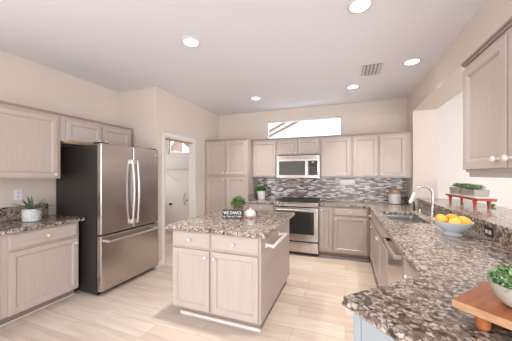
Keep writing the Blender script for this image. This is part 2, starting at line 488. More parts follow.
# --- back wall base cabinets (front y = 4.22 + .02 -> carcass at 4.243)
YF = 4.243
DB = YB - YF - GAP
t = thing('base_cabinet', 'narrow base cabinet left of the range with one drawer, beside the pantry cabinet', 'cabinet', (-1.738, YF, 0))
base_body(t, 0, .525, DB); drawer(t, .02, .505, .735, .865)
door(t, .02, .505, .13, .715, (.47, .67))
t = thing('base_cabinet', 'base cabinet right of the range with narrow full-height door, wide door and drawer', 'cabinet', (-.421, YF, 0))
base_body(t, 0, .784, DB)
door(t, .02, .215, .13, .865, (.045, .815))
drawer(t, .245, .755, .735, .865); door(t, .245, .755, .13, .715, (.28, .675))
# --- right run (face x=.385, facing -x); local x -> world -y
XF = .385
def rthing(label, y0): return thing('base_cabinet', label, 'cabinet', (XF, y0, 0), -PI / 2)
DR = 1.078 - XF
t = rthing('base cabinet of the sink run closest to the back corner, one drawer over one door', 4.22)
base_body(t, .0, .50, DR); drawer(t, .06, .48, .735, .865); door(t, .06, .48, .13, .715, (.445, .67))
t = rthing('sink base cabinet under the stainless sink with two doors', 3.718)
MB().box(0, 1.218, .0, .02, .10, .874).box(0, .02, .02, DR, .10, .874).box(1.198, 1.218, .02, DR, .10, .874).box(.02, 1.198, DR - .02, DR, .10, .874).box(.02, 1.198, .02, DR - .02, .10, .12).done('body', M_BODY, t, smooth=False)
MB().box(.002, 1.216, .075, DR - .01, .001, .0995).done('toe_kick', M_TOE, t, smooth=False)
MB().box(.002, 1.216, .061, .0745, .001, .018, .004).done('shoe_moulding', M_SHOE, t)
MB().panel(.02, 1.198, .735, .865, DRAW).done('false_drawer_front', M_H, t)
door(t, .02, .602, .13, .715, (.57, .67)); door(t, .616, 1.198, .13, .715, (.648, .67))
t = rthing('base cabinet between the dishwasher and the angled peninsula, one drawer over one door', 1.868)
base_body(t, 0, .41, DR); drawer(t, .02, .38, .735, .865); door(t, .02, .38, .13, .715, (.06, .67))

# --- peninsula: angled cabinet under the counter
t = thing('peninsula_cabinet', 'angled peninsula cabinet with shade-toned whitish end panel under the near counter corner', 'cabinet')
poly = [(.385, 1.413), (.0425, 1.0705), (.615, .498), (.86, .743), (1.08, .743), (1.08, 1.455), (.386, 1.455)]
MB().prism([poly], .10, .874).done('body', M_BODY, t, smooth=False)
c = [(.44, 1.36), (.12, 1.07), (.615, .575), (.84, .80), (1.06, .80), (1.06, 1.44), (.44, 1.44)]
MB().prism([c], .001, .0995).done('toe_kick', M_TOE, t, smooth=False)
Mr = Matrix.Translation((.0425, 1.0705, 0)) @ Matrix.Rotation(-PI / 4, 4, 'Z')
MB().box(.036, .80, -.010, -.0005, .03, .873, .001, M=Mr).done('end_panel', M_ENDPANEL, t)
MB().box(0, .034, -.016, -.0005, .03, .873, .002, M=Mr).done('corner_trim', M_ENDPANEL, t)

# --- left wall base cabinets; local x -> world +y
XLF = -2.935
DL = XLF - XL - GAP
def lthing(name, label, y0): return thing(name, label, 'cabinet', (XLF, y0, 0), PI / 2)
t = lthing('base_cabinet', 'base cabinet beside the refrigerator, one wide drawer over one door, left wall', 1.24)
base_body(t, 0, .675, DL); drawer(t, .045, .655, .712, .858); door(t, .045, .655, .10, .69, (.625, .635))
t = lthing('base_cabinet', 'base cabinet cut off by the left picture edge, under the granite counter', .50)
base_body(t, 0, .738, DL); drawer(t, .03, .655, .712, .858); door(t, .03, .655, .10, .69, (.62, .635))

# --- tall pantry cabinet
t = thing('pantry_cabinet', 'tall pantry cabinet with four doors in the back left corner', 'cabinet', (-2.68, YF - .0, 0))
MB().box(0, .935, 0, DB, .10, 2.09).done('body', M_BODY, t, smooth=False)
MB().box(.002, .933, .075, DB - .01, .001, .0995).done('toe_kick', M_TOE, t, smooth=False)
crown(t, 0, .935, DB, 2.0905)
for z0, z1, kz in ((1.405, 2.065, 1.45), (.13, 1.365, 1.32)):
    door(t, .035, .455, z0, z1, (.425, kz)); door(t, .480, .900, z0, z1, (.51, kz))

# --- back wall uppers
YU = 4.475
DU = YB - YU - GAP
def upper(label, x0, x1, z0, z1, doors, knobs, name='wall_cabinet', cr=True):
    t = thing(name, label, 'cabinet', (x0, YU, 0))
    MB().box(0, x1 - x0, 0, DU, z0, z1).done('body', M_BODY, t, smooth=False)
    if cr: crown(t, 0, x1 - x0, DU, z1 + .0005)
    for (a, b), k in zip(doors, knobs): door(t, a, b, z0 + .018, z1 - .03, k)
    return t
upper('single-door wall cabinet between the pantry cabinet and the microwave', -1.738, -1.232, 1.365, 2.09, [(.03, .48)], [(.455, 1.42)])
upper('short two-door wall cabinet above the microwave', -1.228, -.425, 1.79, 2.09, [(.025, .395), (.41, .78)], [(.37, 1.83), (.435, 1.83)])
upper('single-door wall cabinet right of the microwave above the paper towels', -.421, .112, 1.365, 2.09, [(.025, .505)], [(.05, 1.42)])
upper('two-door wall cabinet at the right end of the back wall', .115, 1.004, 1.365, 2.09, [(.02, .395), (.43, .80)], [(.37, 1.42), (.455, 1.42)])

# --- left wall uppers
XLU = -3.085
DLU = XLU - XL - GAP
def lupper(label, y0, y1, z0, z1, doors, knobs):
    t = thing('wall_cabinet', label, 'cabinet', (XLU, y0, 0), PI / 2)
    MB().box(0, y1 - y0, 0, DLU, z0, z1).done('body', M_BODY, t, smooth=False)
    crown(t, 0, y1 - y0, DLU, z1 + .0005)
    for (a, b), k in zip(doors, knobs): door(t, a, b, z0 + .015, z1 - .035, k)
    return t
lupper('tall wall cabinet on the left wall above the small granite counter', .85, 1.81, 1.375, 2.10, [(.02, .30), (.33, .925)], [(.06, 1.42), (.895, 1.42)])
t = lupper('short two-door wall cabinet over the refrigerator', 1.813, 2.79, 1.81, 2.10, [(.055, .475), (.51, .925)], [(.445, 1.86), (.54, 1.86)])
MB().box(.05, .40, .02, .12, 1.793, 1.809).done('cleat', M_RAW, t, smooth=False)

# --- right wall uppers near the camera; local x -> world -y
XRU = .705
t = thing('wall_cabinet', 'wall cabinet at the upper right picture edge over the bar ledge', 'cabinet', (XRU, 1.855, 0), -PI / 2)
DRU = XR - XRU - GAP
MB().box(0, .90, 0, DRU, 1.435, 2.09).done('body', M_BODY, t, smooth=False)
door(t, .012, .44, 1.45, 2.06, (.384, 1.495)); door(t, .455, .888, 1.45, 2.06, (.478, 1.495))
crown(t, -.012, .90, DRU, 2.0905)
MB().box(.015, .885, .012, .035, 1.405, 1.4345).done('light_rail', M_H, t, smooth=False)

# ------------------------------------------------------------ island
IX0, IX1, IY0, IY1 = -1.635, -.690, 1.985, 3.12
t = thing('kitchen_island', 'freestanding kitchen island with two drawers, two doors and a white towel bar', 'island', (IX0, IY0, 0))
WI, DI = IX1 - IX0, IY1 - IY0
MB().box(0, WI, 0, DI, .10, .876).done('body', M_BODY, t, smooth=False)
MB().box(.07, WI - .03, .06, DI - .03, .001, .0995).done('toe_kick', M_TOE, t, smooth=False)
MB().box(.058, WI - .018, .040, .0595, .001, .034, .007).box(.055, .0695, .0595, DI - .02, .001, .034, .005).done('shoe_moulding', M_SHOE, t)
mid = .438
for a, b, kx in ((.012, mid - .005, .40), (mid + .02, WI - .022, mid + .055)):
    drawer(t, a, b, .715, .862); door(t, a, b, .118, .695, (kx, .635))
MB().box(-.045, WI + .065, -.065, DI + .05, .8765, .916, .006, 3).done('countertop', M_GRAN, t)
tb = MB().box(WI + .070, WI + .090, .10, .63, .752, .776, .005)
for y in (.12, .58): tb.box(WI + .006, WI + .072, y, y + .026, .752, .776, .004).box(WI + .001, WI + .008, y - .010, y + .036, .740, .790, .003)
tb.done('towel_bar', M_PLASTIC, t)

# ------------------------------------------------------------ countertops
XC, YC = .359, 4.215
SX0, SX1, SY0, SY1 = .47, .85, 2.93, 3.68
cz0, cz1 = .875, .914
outer = [(-.418, YB - .012), (-.418, YC), (XC, YC), (XC, 1.435), (-.014, 1.062), (.614, .434), (.875, .695), (1.078, .695), (1.078, YJ - .03), (XR - .012, YJ - .03), (XR - .012, YB - .012)]
def rr(x0, x1, y0, y1, r, n=5):
    P = []
    for cx, cy, a0 in ((x1 - r, y1 - r, 0), (x0 + r, y1 - r, 90), (x0 + r, y0 + r, 180), (x1 - r, y0 + r, 270)):
        for i in range(n + 1):
            a = math.radians(a0 + 90 * i / n); P.append((cx + r * math.cos(a), cy + r * math.sin(a)))
    return P
ct = MB().prism([outer, rr(SX0, SX1, SY0, SY1, .05)], cz0, cz1, .007).done('countertop', M_GRAN)
tag(ct, 'large brown and beige granite countertop running from the range around the sink to the peninsula', 'countertop')
ct = MB().box(-1.738, -1.214, YC, YB - .012, cz0, cz1, .006, 3).done('countertop', M_GRAN)
tag(ct, 'short granite countertop between the pantry cabinet and the range', 'countertop')
sp = MB().box(-1.738, -1.722, YC + .05, YB - .014, cz1 + .0005, 1.04, .002).done('backsplash_end_piece', M_GRAN)
tag(sp, 'small upright granite piece against the pantry cabinet side beside the potted plant', 'backsplash')
ct = MB().box(XL + .002, -2.884, .45, 1.955, cz0, cz1, .007, 3).done('countertop', M_GRAN)
tag(ct, 'granite countertop on the left base cabinets beside the refrigerator', 'countertop')
sp = MB().box(XL + .001, XL + .021, .45, 1.885, cz1 + .0005, 1.065, .003).done('backsplash', M_GRAN)
tag(sp, 'low granite backsplash on the left wall behind the agave plant', 'backsplash')
sp = MB().box(XP + .94, XR - .013, YB - .010, YB - .0005, .86, 1.364).done('tile_backsplash', M_MOSAIC, smooth=False)
tag(sp, 'grey, white and brown strip mosaic backsplash behind the range', 'backsplash')
sp = MB().box(XR - .011, XR - .001, YJ - .028, YB - .011, cz1 + .0005, 1.20).done('tile_backsplash', M_MOSAIC, smooth=False)
bpy.data.objects.remove(sp, do_unlink=True)
sp = MB().box(1.0785, 1.0895, .70, YJ - .002, cz1 - .04, 1.0085, .001).done('backsplash', M_GRAN)
tag(sp, 'granite backsplash facing under the bar ledge behind the sink and fruit bowl', 'backsplash')
lg = MB().prism([[(1.055, .25), (1.68, .25), (1.68, YJ - .003), (1.055, YJ - .003)]], 1.0095, 1.050, .007).done('bar_ledge', M_GRAN)
tag(lg, 'raised granite bar ledge in the wall opening on the right', 'ledge')

# ------------------------------------------------------------ sink
t = thing('kitchen_sink', 'double-bowl stainless steel sink set in the granite counter', 'sink', (0, 0, 0))
fl = .012
ZS = cz0 - .001
MB().prism([rr(SX0 - fl, SX1 + fl, SY0 - fl, SY1 + fl, .055), rr(SX0 + .004, SX1 - .004, SY0 + .004, SY1 - .004, .045)], ZS - .004, ZS).done('rim', M_SINK, t)
ymid = 3.28
def bowl(y0, y1, d):
    R = []
    x0, x1 = SX0 + .004, SX1 - .004
    for ins, z in ((0, ZS - .002), (.004, ZS - .03), (.008, ZS - d + .03), (.03, ZS - d), (.15, ZS - d - .004)):
        r = max(.045 - ins * .3, .01)
        R.append([Vector((x, y, z)) for x, y in rr(x0 + ins, x1 - ins, y0 + ins, y1 - ins, r)])
    return MB().loft(R, False, True)
bowl(SY0 + .004, ymid - .012, .19).done('bowl', M_SINK, t)
bowl(ymid + .012, SY1 - .004, .19).done('bowl', M_SINK, t)
MB().box(SX0 + .005, SX1 - .005, ymid - .0118, ymid + .0118, ZS - .12, ZS - .004, .003).done('divider', M_SINK, t)
for y in (3.10, 3.47): MB().lathe([(.0, 0), (.035, 0), (.04, .003), (.042, .001)], c=(.66, y, ZS - .192), n=20).done('drain', M_STEEL2, t)

# faucet
fx, fy = .995, 3.47
t = thing('faucet', 'tall brushed gooseneck pull-down kitchen faucet behind the sink', 'faucet', (fx, fy, cz1 + .0005), PI + .1)
MB().lathe([(.032, 0), (.032, .006), (.024, .014), (.021, .05), (.021, .10), (.017, .115), (.015, .13)]).done('base', M_STEEL2, t)
pts = [(0, 0, .11), (0, 0, .265)]
R_ = .098
for i in range(1, 13):
    a = PI * i / 12 * .93
    pts.append((R_ - R_ * math.cos(a), 0, +.265 + R_ * .95 * math.sin(a)))
MB().tube(pts, .0125, 14).done('spout', M_STEEL, t)
e = Vector(pts[-1]); d = (Vector(pts[-1]) - Vector(pts[-2])).normalized()
MB().tube([e, e + d * .03, e + d * .09, e + d * .14], [.0135, .014, .017, .020], 16).done('spray_head', M_PLASTIC, t)
MB().tube([(0, .018, .07), (0, .055, .085), (0, .085, .13)], [.009, .008, .006], 10).done('handle', M_STEEL2, t)
# soap dispenser
t = thing('soap_dispenser', 'small black and chrome curved soap dispenser on the sink deck left of the faucet', 'soap dispenser', (.93, 4.02, cz1 + .0005), PI)
MB().lathe([(.024, 0), (.024, .006), (.014, .012), (.012, .06), (.010, .085)], n=18).done('base', M_BLACK, t)
MB().tube([(0, 0, .08), (0, 0, .10), (.02, 0, .115), (.05, 0, .11), (.062, 0, .085)], .008, 10).done('spout', M_BLACK, t)
t = thing('air_gap_cap', 'tiny chrome air gap cap on the counter behind the sink', 'cap', (.95, 3.80, cz1 + .0005))
MB().lathe([(.020, 0), (.020, .030), (.016, .040), (.006, .044)], n=18).done('cap', M_STEEL2, t)

# canister
t = thing('canister', 'round white canister with wooden lid in the back corner of the counter', 'canister', (.80, 4.70, cz1 + .0005))
MB().lathe([(.0, 0), (.078, 0), (.092, .008), (.097, .03), (.098, .10), (.096, .145), (.088, .168), (.070, .178), (.0, .178)], n=32).done('body', M_CERAMIC, t)
MB().lathe([(.0, .1785), (.066, .1785), (.070, .186), (.078, .235), (.076, .250), (.03, .256), (.0, .256)], n=32).done('lid', M_HONEY, t)
MB().tube([(.012, -.0985, .09), (.035, -.0955, .095), (.035, -.0955, .115), (-.015, -.0985, .115)], .003, 6).done('emblem', mat('grey_print', (.35, .35, .35), .6), t)
t = thing('pepper_mill', 'slim dark mill standing right of the white canister', 'mill', (.955, 4.62, cz1 + .0005))
MB().lathe([(.0, 0), (.026, 0), (.027, .02), (.018, .05), (.017, .09), (.023, .12), (.020, .14), (.0, .142)], n=18).done('body', M_BLACK, t)
MB().lathe([(.0, .1425), (.016, .1425), (.021, .155), (.014, .172), (.0, .176)], n=18).done('head', M_STEEL2, t)

# paper towel holder under the cabinet
t = thing('paper_towel_holder', 'white paper towel roll on a holder hung under the wall cabinet', 'paper towel holder', (.035, 4.585, 1.363))
Rx = Matrix.Translation((0, 0, -.080)) @ Matrix.Rotation(PI / 2, 4, 'Y')
MB().lathe([(.020, -.125), (.062, -.125), (.062, .125), (.020, .125)], n=32, M=Rx).done('paper_roll', M_PAPER, t)
MB().tube([(-.132, 0, -.080), (.132, 0, -.080)], .010, 12).done('rod', M_STEEL2, t)
h_ = MB()
for x in (-.136, .130): h_.box(x, x + .006, -.025, .025, -.100, -.002, .002)
h_.box(-.136, .136, -.025, .025, -.006, -.001)
h_.done('bracket', M_PLASTIC, t)

# ------------------------------------------------------------ refrigerator
t = thing('refrigerator', 'stainless steel french-door refrigerator with charcoal side, left wall', 'refrigerator', (-2.633, 1.965, 0), PI / 2)
WF, DF = .905, .80   # local x along +Y world, depth toward wall
MB().box(0, WF, .075, DF, .03, 1.765, .004).box(.03, WF - .03, .12, DF - .02, .001, .03).done('case', M_DKSIDE, t)
MB().box(.02, WF - .02, .085, .119, .004, .0295).done('base_grille', M_BLACK, t, smooth=False)
for a, b in ((.001, WF / 2 - .003), (WF / 2 + .003, WF - .001)):
    dd = MB().box(a, b, 0, .068, .715, 1.785, .010, 3).done('door', M_STEEL, t)
    s_ = 1 if a < .1 else -1
    hx = WF / 2 - s_ * .038
    hb = []
    for i in range(9):
        q = i / 8; zz = .79 + q * (1.60 - .79)
        hb.append((hx, -.032 - .028 * math.sin(PI * q), zz))
    MB().tube(hb, .0135, 12).box(hx - .014, hx + .014, -.034, -.001, .775, .830, .004).box(hx - .014, hx + .014, -.034, -.001, 1.560, 1.615, .004).done('handle', M_STEEL_L, dd)
dd = MB().box(.001, WF - .001, 0, .068, .055, .700, .010, 3).done('freezer_drawer', M_STEEL, t)
MB().tube([(.06, -.045, .635), (.25, -.055, .635), (WF / 2, -.058, .635), (WF - .25, -.055, .635), (WF - .06, -.045, .635)], .0125, 12).box(.055, .085, -.046, -.001, .620, .650, .004).box(WF - .085, WF - .055, -.046, -.001, .620, .650, .004).done('handle', M_STEEL_L, dd)
MB().box(WF - .075, WF - .040, -.0012, -.0002, 1.69, 1.715).done('badge', M_STEEL_L, t)
MB().box(.01, .12, .03, .15, 1.786, 1.80, .003).box(WF - .12, WF - .01, .03, .15, 1.786, 1.80, .003).done('hinge_cover', M_DKSIDE, t)

# ------------------------------------------------------------ range
RX0, RW = -1.209, .786
t = thing('gas_range', 'stainless steel gas range with black grates under the microwave', 'range', (RX0, 4.215, 0))
RD = YB - 4.215 - .012
MB().box(.002, RW - .002, .04, RD, .04, .905).done('body', M_DKSIDE, t, smooth=False)
MB().box(.0, RW, -.02, RD, .9055, .925, .004).done('cooktop', M_STEEL, t)
# sloping control fascia
R = [[Vector((x, -.035, .858)), Vector((x, .039, .858)), Vector((x, .039, .905)), Vector((x, -.012, .905))] for x in (0, RW)]
fa = MB().loft(R).done('control_panel', M_STEEL, t)
fn_ = Vector((0, -.047, .023)).normalized()
for i, x in enumerate((.08, .20, .393, .585, .705)):
    Mk = Matrix.Translation((x, -.024, .882)) @ Vector((0, 0, 1)).rotation_difference(Vector((0, -.9, .44))).to_matrix().to_4x4()
    MB().lathe([(.021, 0), (.021, .006), (.016, .010), (.015, .028), (.010, .031)], n=18, M=Mk).done('control_knob', M_STEEL2, fa)
od = MB().box(.004, RW - .004, -.02, .038, .255, .838, .006).done('oven_door', M_STEEL, t)
MB().box(.075, RW - .075, -.0225, -.0203, .375, .760, .001).done('oven_window', M_DGLASS, od)
MB().box(.03, RW - .03, -.0222, -.0203, .760, .765).done('vent_line', M_BLACK, od)
MB().tube([(.05, -.062, .795), (RW - .05, -.062, .795)], .0125, 12).box(.05, .075, -.062, -.0195, .783, .807, .003).box(RW - .075, RW - .05, -.062, -.0195, .783, .807, .003).done('handle', M_STEEL_L, od)
MB().lathe([(.0, 0), (.011, 0), (.011, .002), (0, .002)], n=18, M=Matrix.Translation((.14, -.0203, .315)) @ Matrix.Rotation(PI / 2, 4, 'X')).done('badge', M_BLACK, od)
sd = MB().box(.004, RW - .004, -.02, .038, .060, .235, .006).done('storage_drawer', M_STEEL, t)
MB().box(.04, RW - .04, -.032, -.0195, .185, .212, .005).done('drawer_pull', M_STEEL, sd)
MB().box(.01, RW - .01, -.006, .039, .236, .254).box(.01, RW - .01, .0, .039, .839, .857).done('seam', M_BLACK, t, smooth=False)
MB().box(.01, RW - .01, .045, .06, .012, .039).done('base', M_BLACK, t)
for x in (.05, RW - .05):
    for y in (.10, RD - .06): MB().lathe([(.018, 0.001), (.018, .0395)], c=(x, y, 0), n=12).done('leg', M_BLACK, t)
for i in range(3):
    gx0 = .03 + i * .245; gx1 = gx0 + .237
    g = MB()
    for x in (gx0, gx1 - .012, (gx0 + gx1) / 2 - .006): g.box(x, x + .012, .05, RD - .05, .945, .962, .002)
    for y in (.05, .17, .29, .41, RD - .062): g.box(gx0, gx1, y, y + .012, .945, .962, .002)
    for x in (gx0, gx1 - .012):
        for y in (.05, RD - .062): g.box(x, x + .012, y, y + .012, .926, .946)
    g.done('grate', M_IRON, t)
for x, y in ((.148, .16), (.148, .42), (.393, .29), (.638, .16), (.638, .42)):
    MB().lathe([(.0, 0), (.05, 0), (.05, .006), (.034, .010), (.034, .016), (0, .018)], c=(x, y, .9255), n=20).done('burner', M_IRON, t)

# ------------------------------------------------------------ microwave
t = thing('microwave', 'stainless over-the-range microwave with grey window and dark keypad', 'microwave', (-1.222, 4.435, 1.352))
MW, MH, MD = .794, .420, YB - 4.435 - .012
MB().box(.002, MW - .002, .03, MD, .0, MH - .0, .003).done('case', M_DKSIDE, t)
MB().box(0, MW, .0, .029, MH - .06, MH, .003).done('top_grille', M_STEEL, t)
gl = MB()
for i in range(3): gl.box(.05, MW - .05, -.0015, .0, MH - .045 + i * .012, MH - .041 + i * .012)
gl.done('grille_slot', M_DKSIDE, t)
md = MB().box(0, .575, -.004, .029, .0, MH - .062, .005).done('door', M_STEEL, t)
MB().box(.045, .535, -.006, -.0042, .055, MH - .105, .001).done('window', M_MGLASS, md)
MB().box(.545, .566, -.034, -.016, .04, MH - .10, .005).box(.549, .562, -.018, -.0035, .055, .075).box(.549, .562, -.018, -.0035, MH - .135, MH - .115).done('handle', M_STEEL_L, md)
kp = MB().box(.577, MW, -.004, .029, .0, MH - .062, .005).done('control_panel', M_STEEL, t)
MB().box(.592, MW - .038, -.006, -.0042, .055, MH - .10, .001).done('keypad', M_DGLASS, kp)
MB().box(.655, .70, -.0068, -.0061, MH - .145, MH - .115).done('clock_display', mat('display_grey', (.30, .34, .35), .4), kp)
bt = MB()
for r_ in range(4):
    for q in range(3): bt.box(.605 + q * .048, .628 + q * .048, -.0066, -.0061, .075 + r_ * .038, .083 + r_ * .038)
bt.done('key_mark', mat('key_grey', (.20, .21, .22), .5), kp)

# ------------------------------------------------------------ dishwasher
t = thing('dishwasher', 'stainless steel dishwasher in the sink run facing the island', 'dishwasher', (XF, 2.497, 0), -PI / 2)
MB().box(.006, .620, .0, .58, .09, .872).done('tub', M_DKSIDE, t, smooth=False)
dd = MB().box(.008, .618, -.018, -.0105, .115, .868, .003).done('door', M_STEEL, t)
MB().box(.008, .618, -.010, -.0005, .115, .868, .001).done('door_edge', M_DKSIDE, dd)
MB().tube([(.06, -.052, .835), (.20, -.056, .835), (.42, -.056, .835), (.56, -.052, .835)], .012, 12).done('handle', M_STEEL_L, dd)
for x, mm in ((.045, M_BLACK), (.548, M_STEEL_L)): MB().box(x, x + .024, -.064, -.0175, .822, .848, .004).done('handle_mount', mm, dd)
MB().box(.008, .618, -.012, -.0005, .8685, .8725).done('control_strip', M_BLACK, dd, smooth=False)
MB().box(.01, .616, .05, .10, .001, .0895).done('toe_panel', M_BLACK, t, smooth=False)

# ------------------------------------------------------------ plants
def foliage(mb, c, rx, rz, n, L, W, dome=True, rnd=random):
    for i in range(n):
        th = rnd.uniform(0, 2 * PI); u = rnd.random()
        ph = math.acos(1 - u * (1.25 if dome else 2))
        d = Vector((math.sin(ph) * math.cos(th), math.sin(ph) * math.sin(th), math.cos(ph)))
        rr_ = rnd.uniform(.62, 1.0)
        p = Vector(c) + Vector((d.x * rx * rr_, d.y * rx * rr_, d.z * rz * rr_))
        dd_ = (d + Vector((rnd.uniform(-.7, .7), rnd.uniform(-.7, .7), rnd.uniform(-.3, .8)))).normalized()
        mb.leaf(p - dd_ * L * .4, dd_, L * rnd.uniform(.7, 1.2), W)
    return mb
# boxwood on island
t = thing('potted_plant', 'small round green plant in a copper-brown pot behind the sign on the island', 'plant', (-1.24, 2.71, .9165))
MB().lathe([(.0, 0), (.058, 0), (.062, .004), (.066, .06), (.068, .105), (.062, .106), (.061, .095), (0, .095)], n=28).done('pot', M_COPPER, t)
MB().lathe([(.0670, .064), (.0680, .064), (.0686, .080), (.0674, .080)], n=28, cap=False).done('pot_band', M_BRIGHT if False else M_STEEL2, t)
fm = MB().ico((0, 0, .145), .055, (1, 1, .78), 2); foliage(fm, (0, 0, .145), .090, .085, 900, .030, .016); fm.done('foliage', M_BOX, t)
# back counter plant
t = thing('potted_plant', 'bright green plant in a white tapered pot on the back counter left of the range', 'plant', (-1.60, 4.62, cz1 + .0005))
MB().lathe([(.0, 0), (.068, 0), (.072, .004), (.096, .165), (.098, .172), (.090, .172), (.086, .15), (0, .15)], n=28).done('pot', M_CERAMIC, t)
fm = MB().ico((0, 0, .185), .075, (1, 1, .55), 2); foliage(fm, (0, 0, .185), .10, .075, 520, .035, .022); fm.done('foliage', M_BRIGHT, t)
# left agave
t = thing('potted_plant', 'spiky grey-green agave in a white speckled pot on the left counter', 'plant', (-3.18, 1.59, cz1 + .0005))
mp_ = mat('white_speckled_pot', (.66, .66, .65), .5)
N, L, b = nodes(mp_); L.new(ramp(mp_, noise(mp_, coords(mp_, (1, 1, 1)), 60, 2), [(.38, (.50, .50, .49)), (.50, (.64, .64, .63))]), b.inputs['Base Color'])
MB().lathe([(.0, 0), (.068, 0), (.076, .006), (.080, .05), (.081, .135), (.076, .137), (.074, .12), (0, .12)], n=32).done('pot', mp_, t)
MB().lathe([(.0, .1205), (.073, .1205), (.0, .126)], n=20).done('soil', M_SOIL, t)
for i in range(13):
    a = i * 2.399; el = .12 + .95 * (i / 13); Ln = .21 - .06 * (i / 13)
    if i in (4, 9): el = 1.25; Ln = .17
    rg = []; m_ = MB()
    for k in range(7):
        q = k / 6; wd = .030 * (math.sin(PI * min(1, .25 + q * .78)) ** .8) + .0008
        rad = .01 + Ln * q * math.cos(el) ; zz = .125 + Ln * q * math.sin(el) - .035 * q * q * math.cos(el)
        cc = Vector((rad * math.cos(a), rad * math.sin(a), zz)); sd_ = Vector((-math.sin(a), math.cos(a), 0))
        th_ = .006 * (1 - q) + .0008
        nn = Vector((-math.sin(el) * math.cos(a), -math.sin(el) * math.sin(a), math.cos(el)))
        rg.append([cc - sd_ * wd / 2 + nn * .004, cc - nn * th_, cc + sd_ * wd / 2 + nn * .004, cc])
    m_.loft(rg).done('leaf', M_AGAVE, t)
# near right bowl plant, standing on the board
BZ = .914
bd = thing('riser_board', 'red-brown wooden footed riser board on the peninsula at the lower right', 'board', (.345, 1.005, BZ + .0005), math.radians(49))
# local +x along the long edge up-right, local -y toward lower right
ML = Matrix.Identity(4)
MB().box(0, .62, -.155, -.0, .055, .081, .003).done('plank', M_ACACIA, bd)
MB().box(0, .62, -.315, -.1555, .055, .081, .003).done('plank', M_ACACIA, bd)
MB().box(-.0032, -.0002, -.315, 0, .0555, .0805).done('end_grain', M_ACACIA_L, bd)
for x in (.055, .565):
    for y in (-.062, -.255): MB().lathe([(.0, 0.0), (.018, 0), (.020, .004), (.020, .050), (.0, .0545)], c=(x, y, 0), n=24).done('foot', M_ACACIA, bd)
t = thing('potted_plant', 'leafy light green plant in a pale stone bowl on the wooden riser board', 'plant', (.543, 1.012, BZ + .0825))
MB().lathe([(.0, 0), (.045, 0), (.058, .006), (.078, .030), (.087, .055), (.089, .072), (.083, .073), (.080, .060), (0, .060)], n=36).done('pot', M_CONC, t)
fm = MB().ico((0, 0, .078), .072, (1, 1, .40), 2); foliage(fm, (0, 0, .078), .092, .046, 1700, .017, .010); fm.done('foliage', M_FRESH, t)

# ------------------------------------------------------------ tray with planter on the bar ledge
rz = math.radians(3)
t = thing('tray_riser', 'red-orange stained footed wooden riser on the bar ledge', 'riser', (1.42, 3.66, 1.0505), rz)
MB().box(-.088, .088, -.36, .40, .078, .098, .004).box(-.092, .092, -.365, .405, .098, .104, .002).done('top', M_RED, t)
for x in (-.060, .068):
    for y in (-.26, .32): MB().lathe([(.0, 0), (.014, 0), (.015, .02), (.018, .05), (.023, .0775), (0, .0775)], c=(x, y, 0), n=18).done('foot', M_RED, t)
t2 = tag(MB().box(-.078, .078, -.31, .33, 0, .012, .004).done('serving_tray', M_CERAMIC, None, (1.42, 3.66, 1.155), (0, 0, rz)), 'thin white tray lying on the red-orange riser under the planter', 'tray')
t = thing('trough_planter', 'weathered grey trough planter full of small succulents on the white tray', 'planter', (1.425, 3.70, 1.1675), rz)
def troughring(hx, hy, z): return [Vector((-hx, -hy, z)), Vector((hx, -hy, z)), Vector((hx, hy, z)), Vector((-hx, hy, z))]
MB().loft([troughring(.066, .285, 0), troughring(.074, .295, .080), troughring(.066, .287, .080), troughring(.062, .28, .064)]).done('trough', M_GALV, t, smooth=False)
ra = random.Random(3)
for i in range(26):
    y = -.265 + .0212 * i; x = ra.uniform(-.05, .045); m_ = MB(); s_ = ra.uniform(1.1, 1.8)
    for k in range(18):
        a = k * 2.399; el = .15 + 1.2 * k / 18; LL = .046 * s_ * (1.15 - .4 * k / 18)
        m_.leaf((x, y, .088), (math.cos(a) * math.cos(el), math.sin(a) * math.cos(el), math.sin(el)), LL, .016 * s_, .1)
        m_.leaf((x, y, .086), (math.cos(a) * math.cos(el), math.sin(a) * math.cos(el), math.sin(el)), LL * .9, .014 * s_, -.2)
    m_.done('succulent', M_SUCC if i % 4 else M_FRESH, t)
trl = MB()
for i in range(14):
    trl.leaf((-.062 - .002 * i % 3, -.02 + .006 * (i % 3), .085 - .004 * i), (-.5, ra.uniform(-1, 1), -.5), .020, .012)
trl.done('trailing_stem', M_BOX, t)
t = thing('green_ornament', 'small green leafy sprig on the ledge behind the riser foot', 'ornament', (1.575, 3.50, 1.0505))
fm = MB().ico((0, 0, .014), .014, (1.3, 1.3, 1), 2); foliage(fm, (0, 0, .016), .028, .018, 90, .018, .010); fm.done('sprig', M_BRIGHT, t)

# ------------------------------------------------------------ fruit bowl
BX, BY = .845, 2.46
t = thing('fruit_bowl', 'white footed ceramic bowl filled with citrus on the right counter', 'bowl', (BX, BY, cz1 + .0005))
BS = .80
MB().lathe([(a_ * BS, b_ * .95) for a_, b_ in [(.0, 0), (.082, 0), (.086, .005), (.080, .014), (.062, .022), (.060, .030), (.095, .044), (.140, .078), (.170, .118), (.172, .124), (.167, .124),
            (.136, .086), (.092, .053), (.045, .042), (0, .040)]], n=48).done('bowl', M_BLUISH, t)
fr = [(-.092, .000, .112, 0, 'leftmost yellow citrus in the white bowl'), (-.046, .080, .118, 0, 'yellow citrus at the back left of the white bowl'),
      (.046, .080, .118, 2, 'golden citrus at the back right of the white bowl'), (.092, .000, .112, 0, 'rightmost yellow citrus in the white bowl'),
      (-.046, -.080, .110, 2, 'front left golden citrus low in the white bowl'), (.046, -.080, .110, 0, 'front right yellow citrus low in the white bowl'),
      (.0, .0, .132, 1, 'large orange citrus on top of the pile in the white bowl')]
rf = random.Random(5)
ax = Vector((math.cos(YAW), math.sin(YAW), 0)); ay = Vector((-math.sin(YAW), math.cos(YAW), 0))
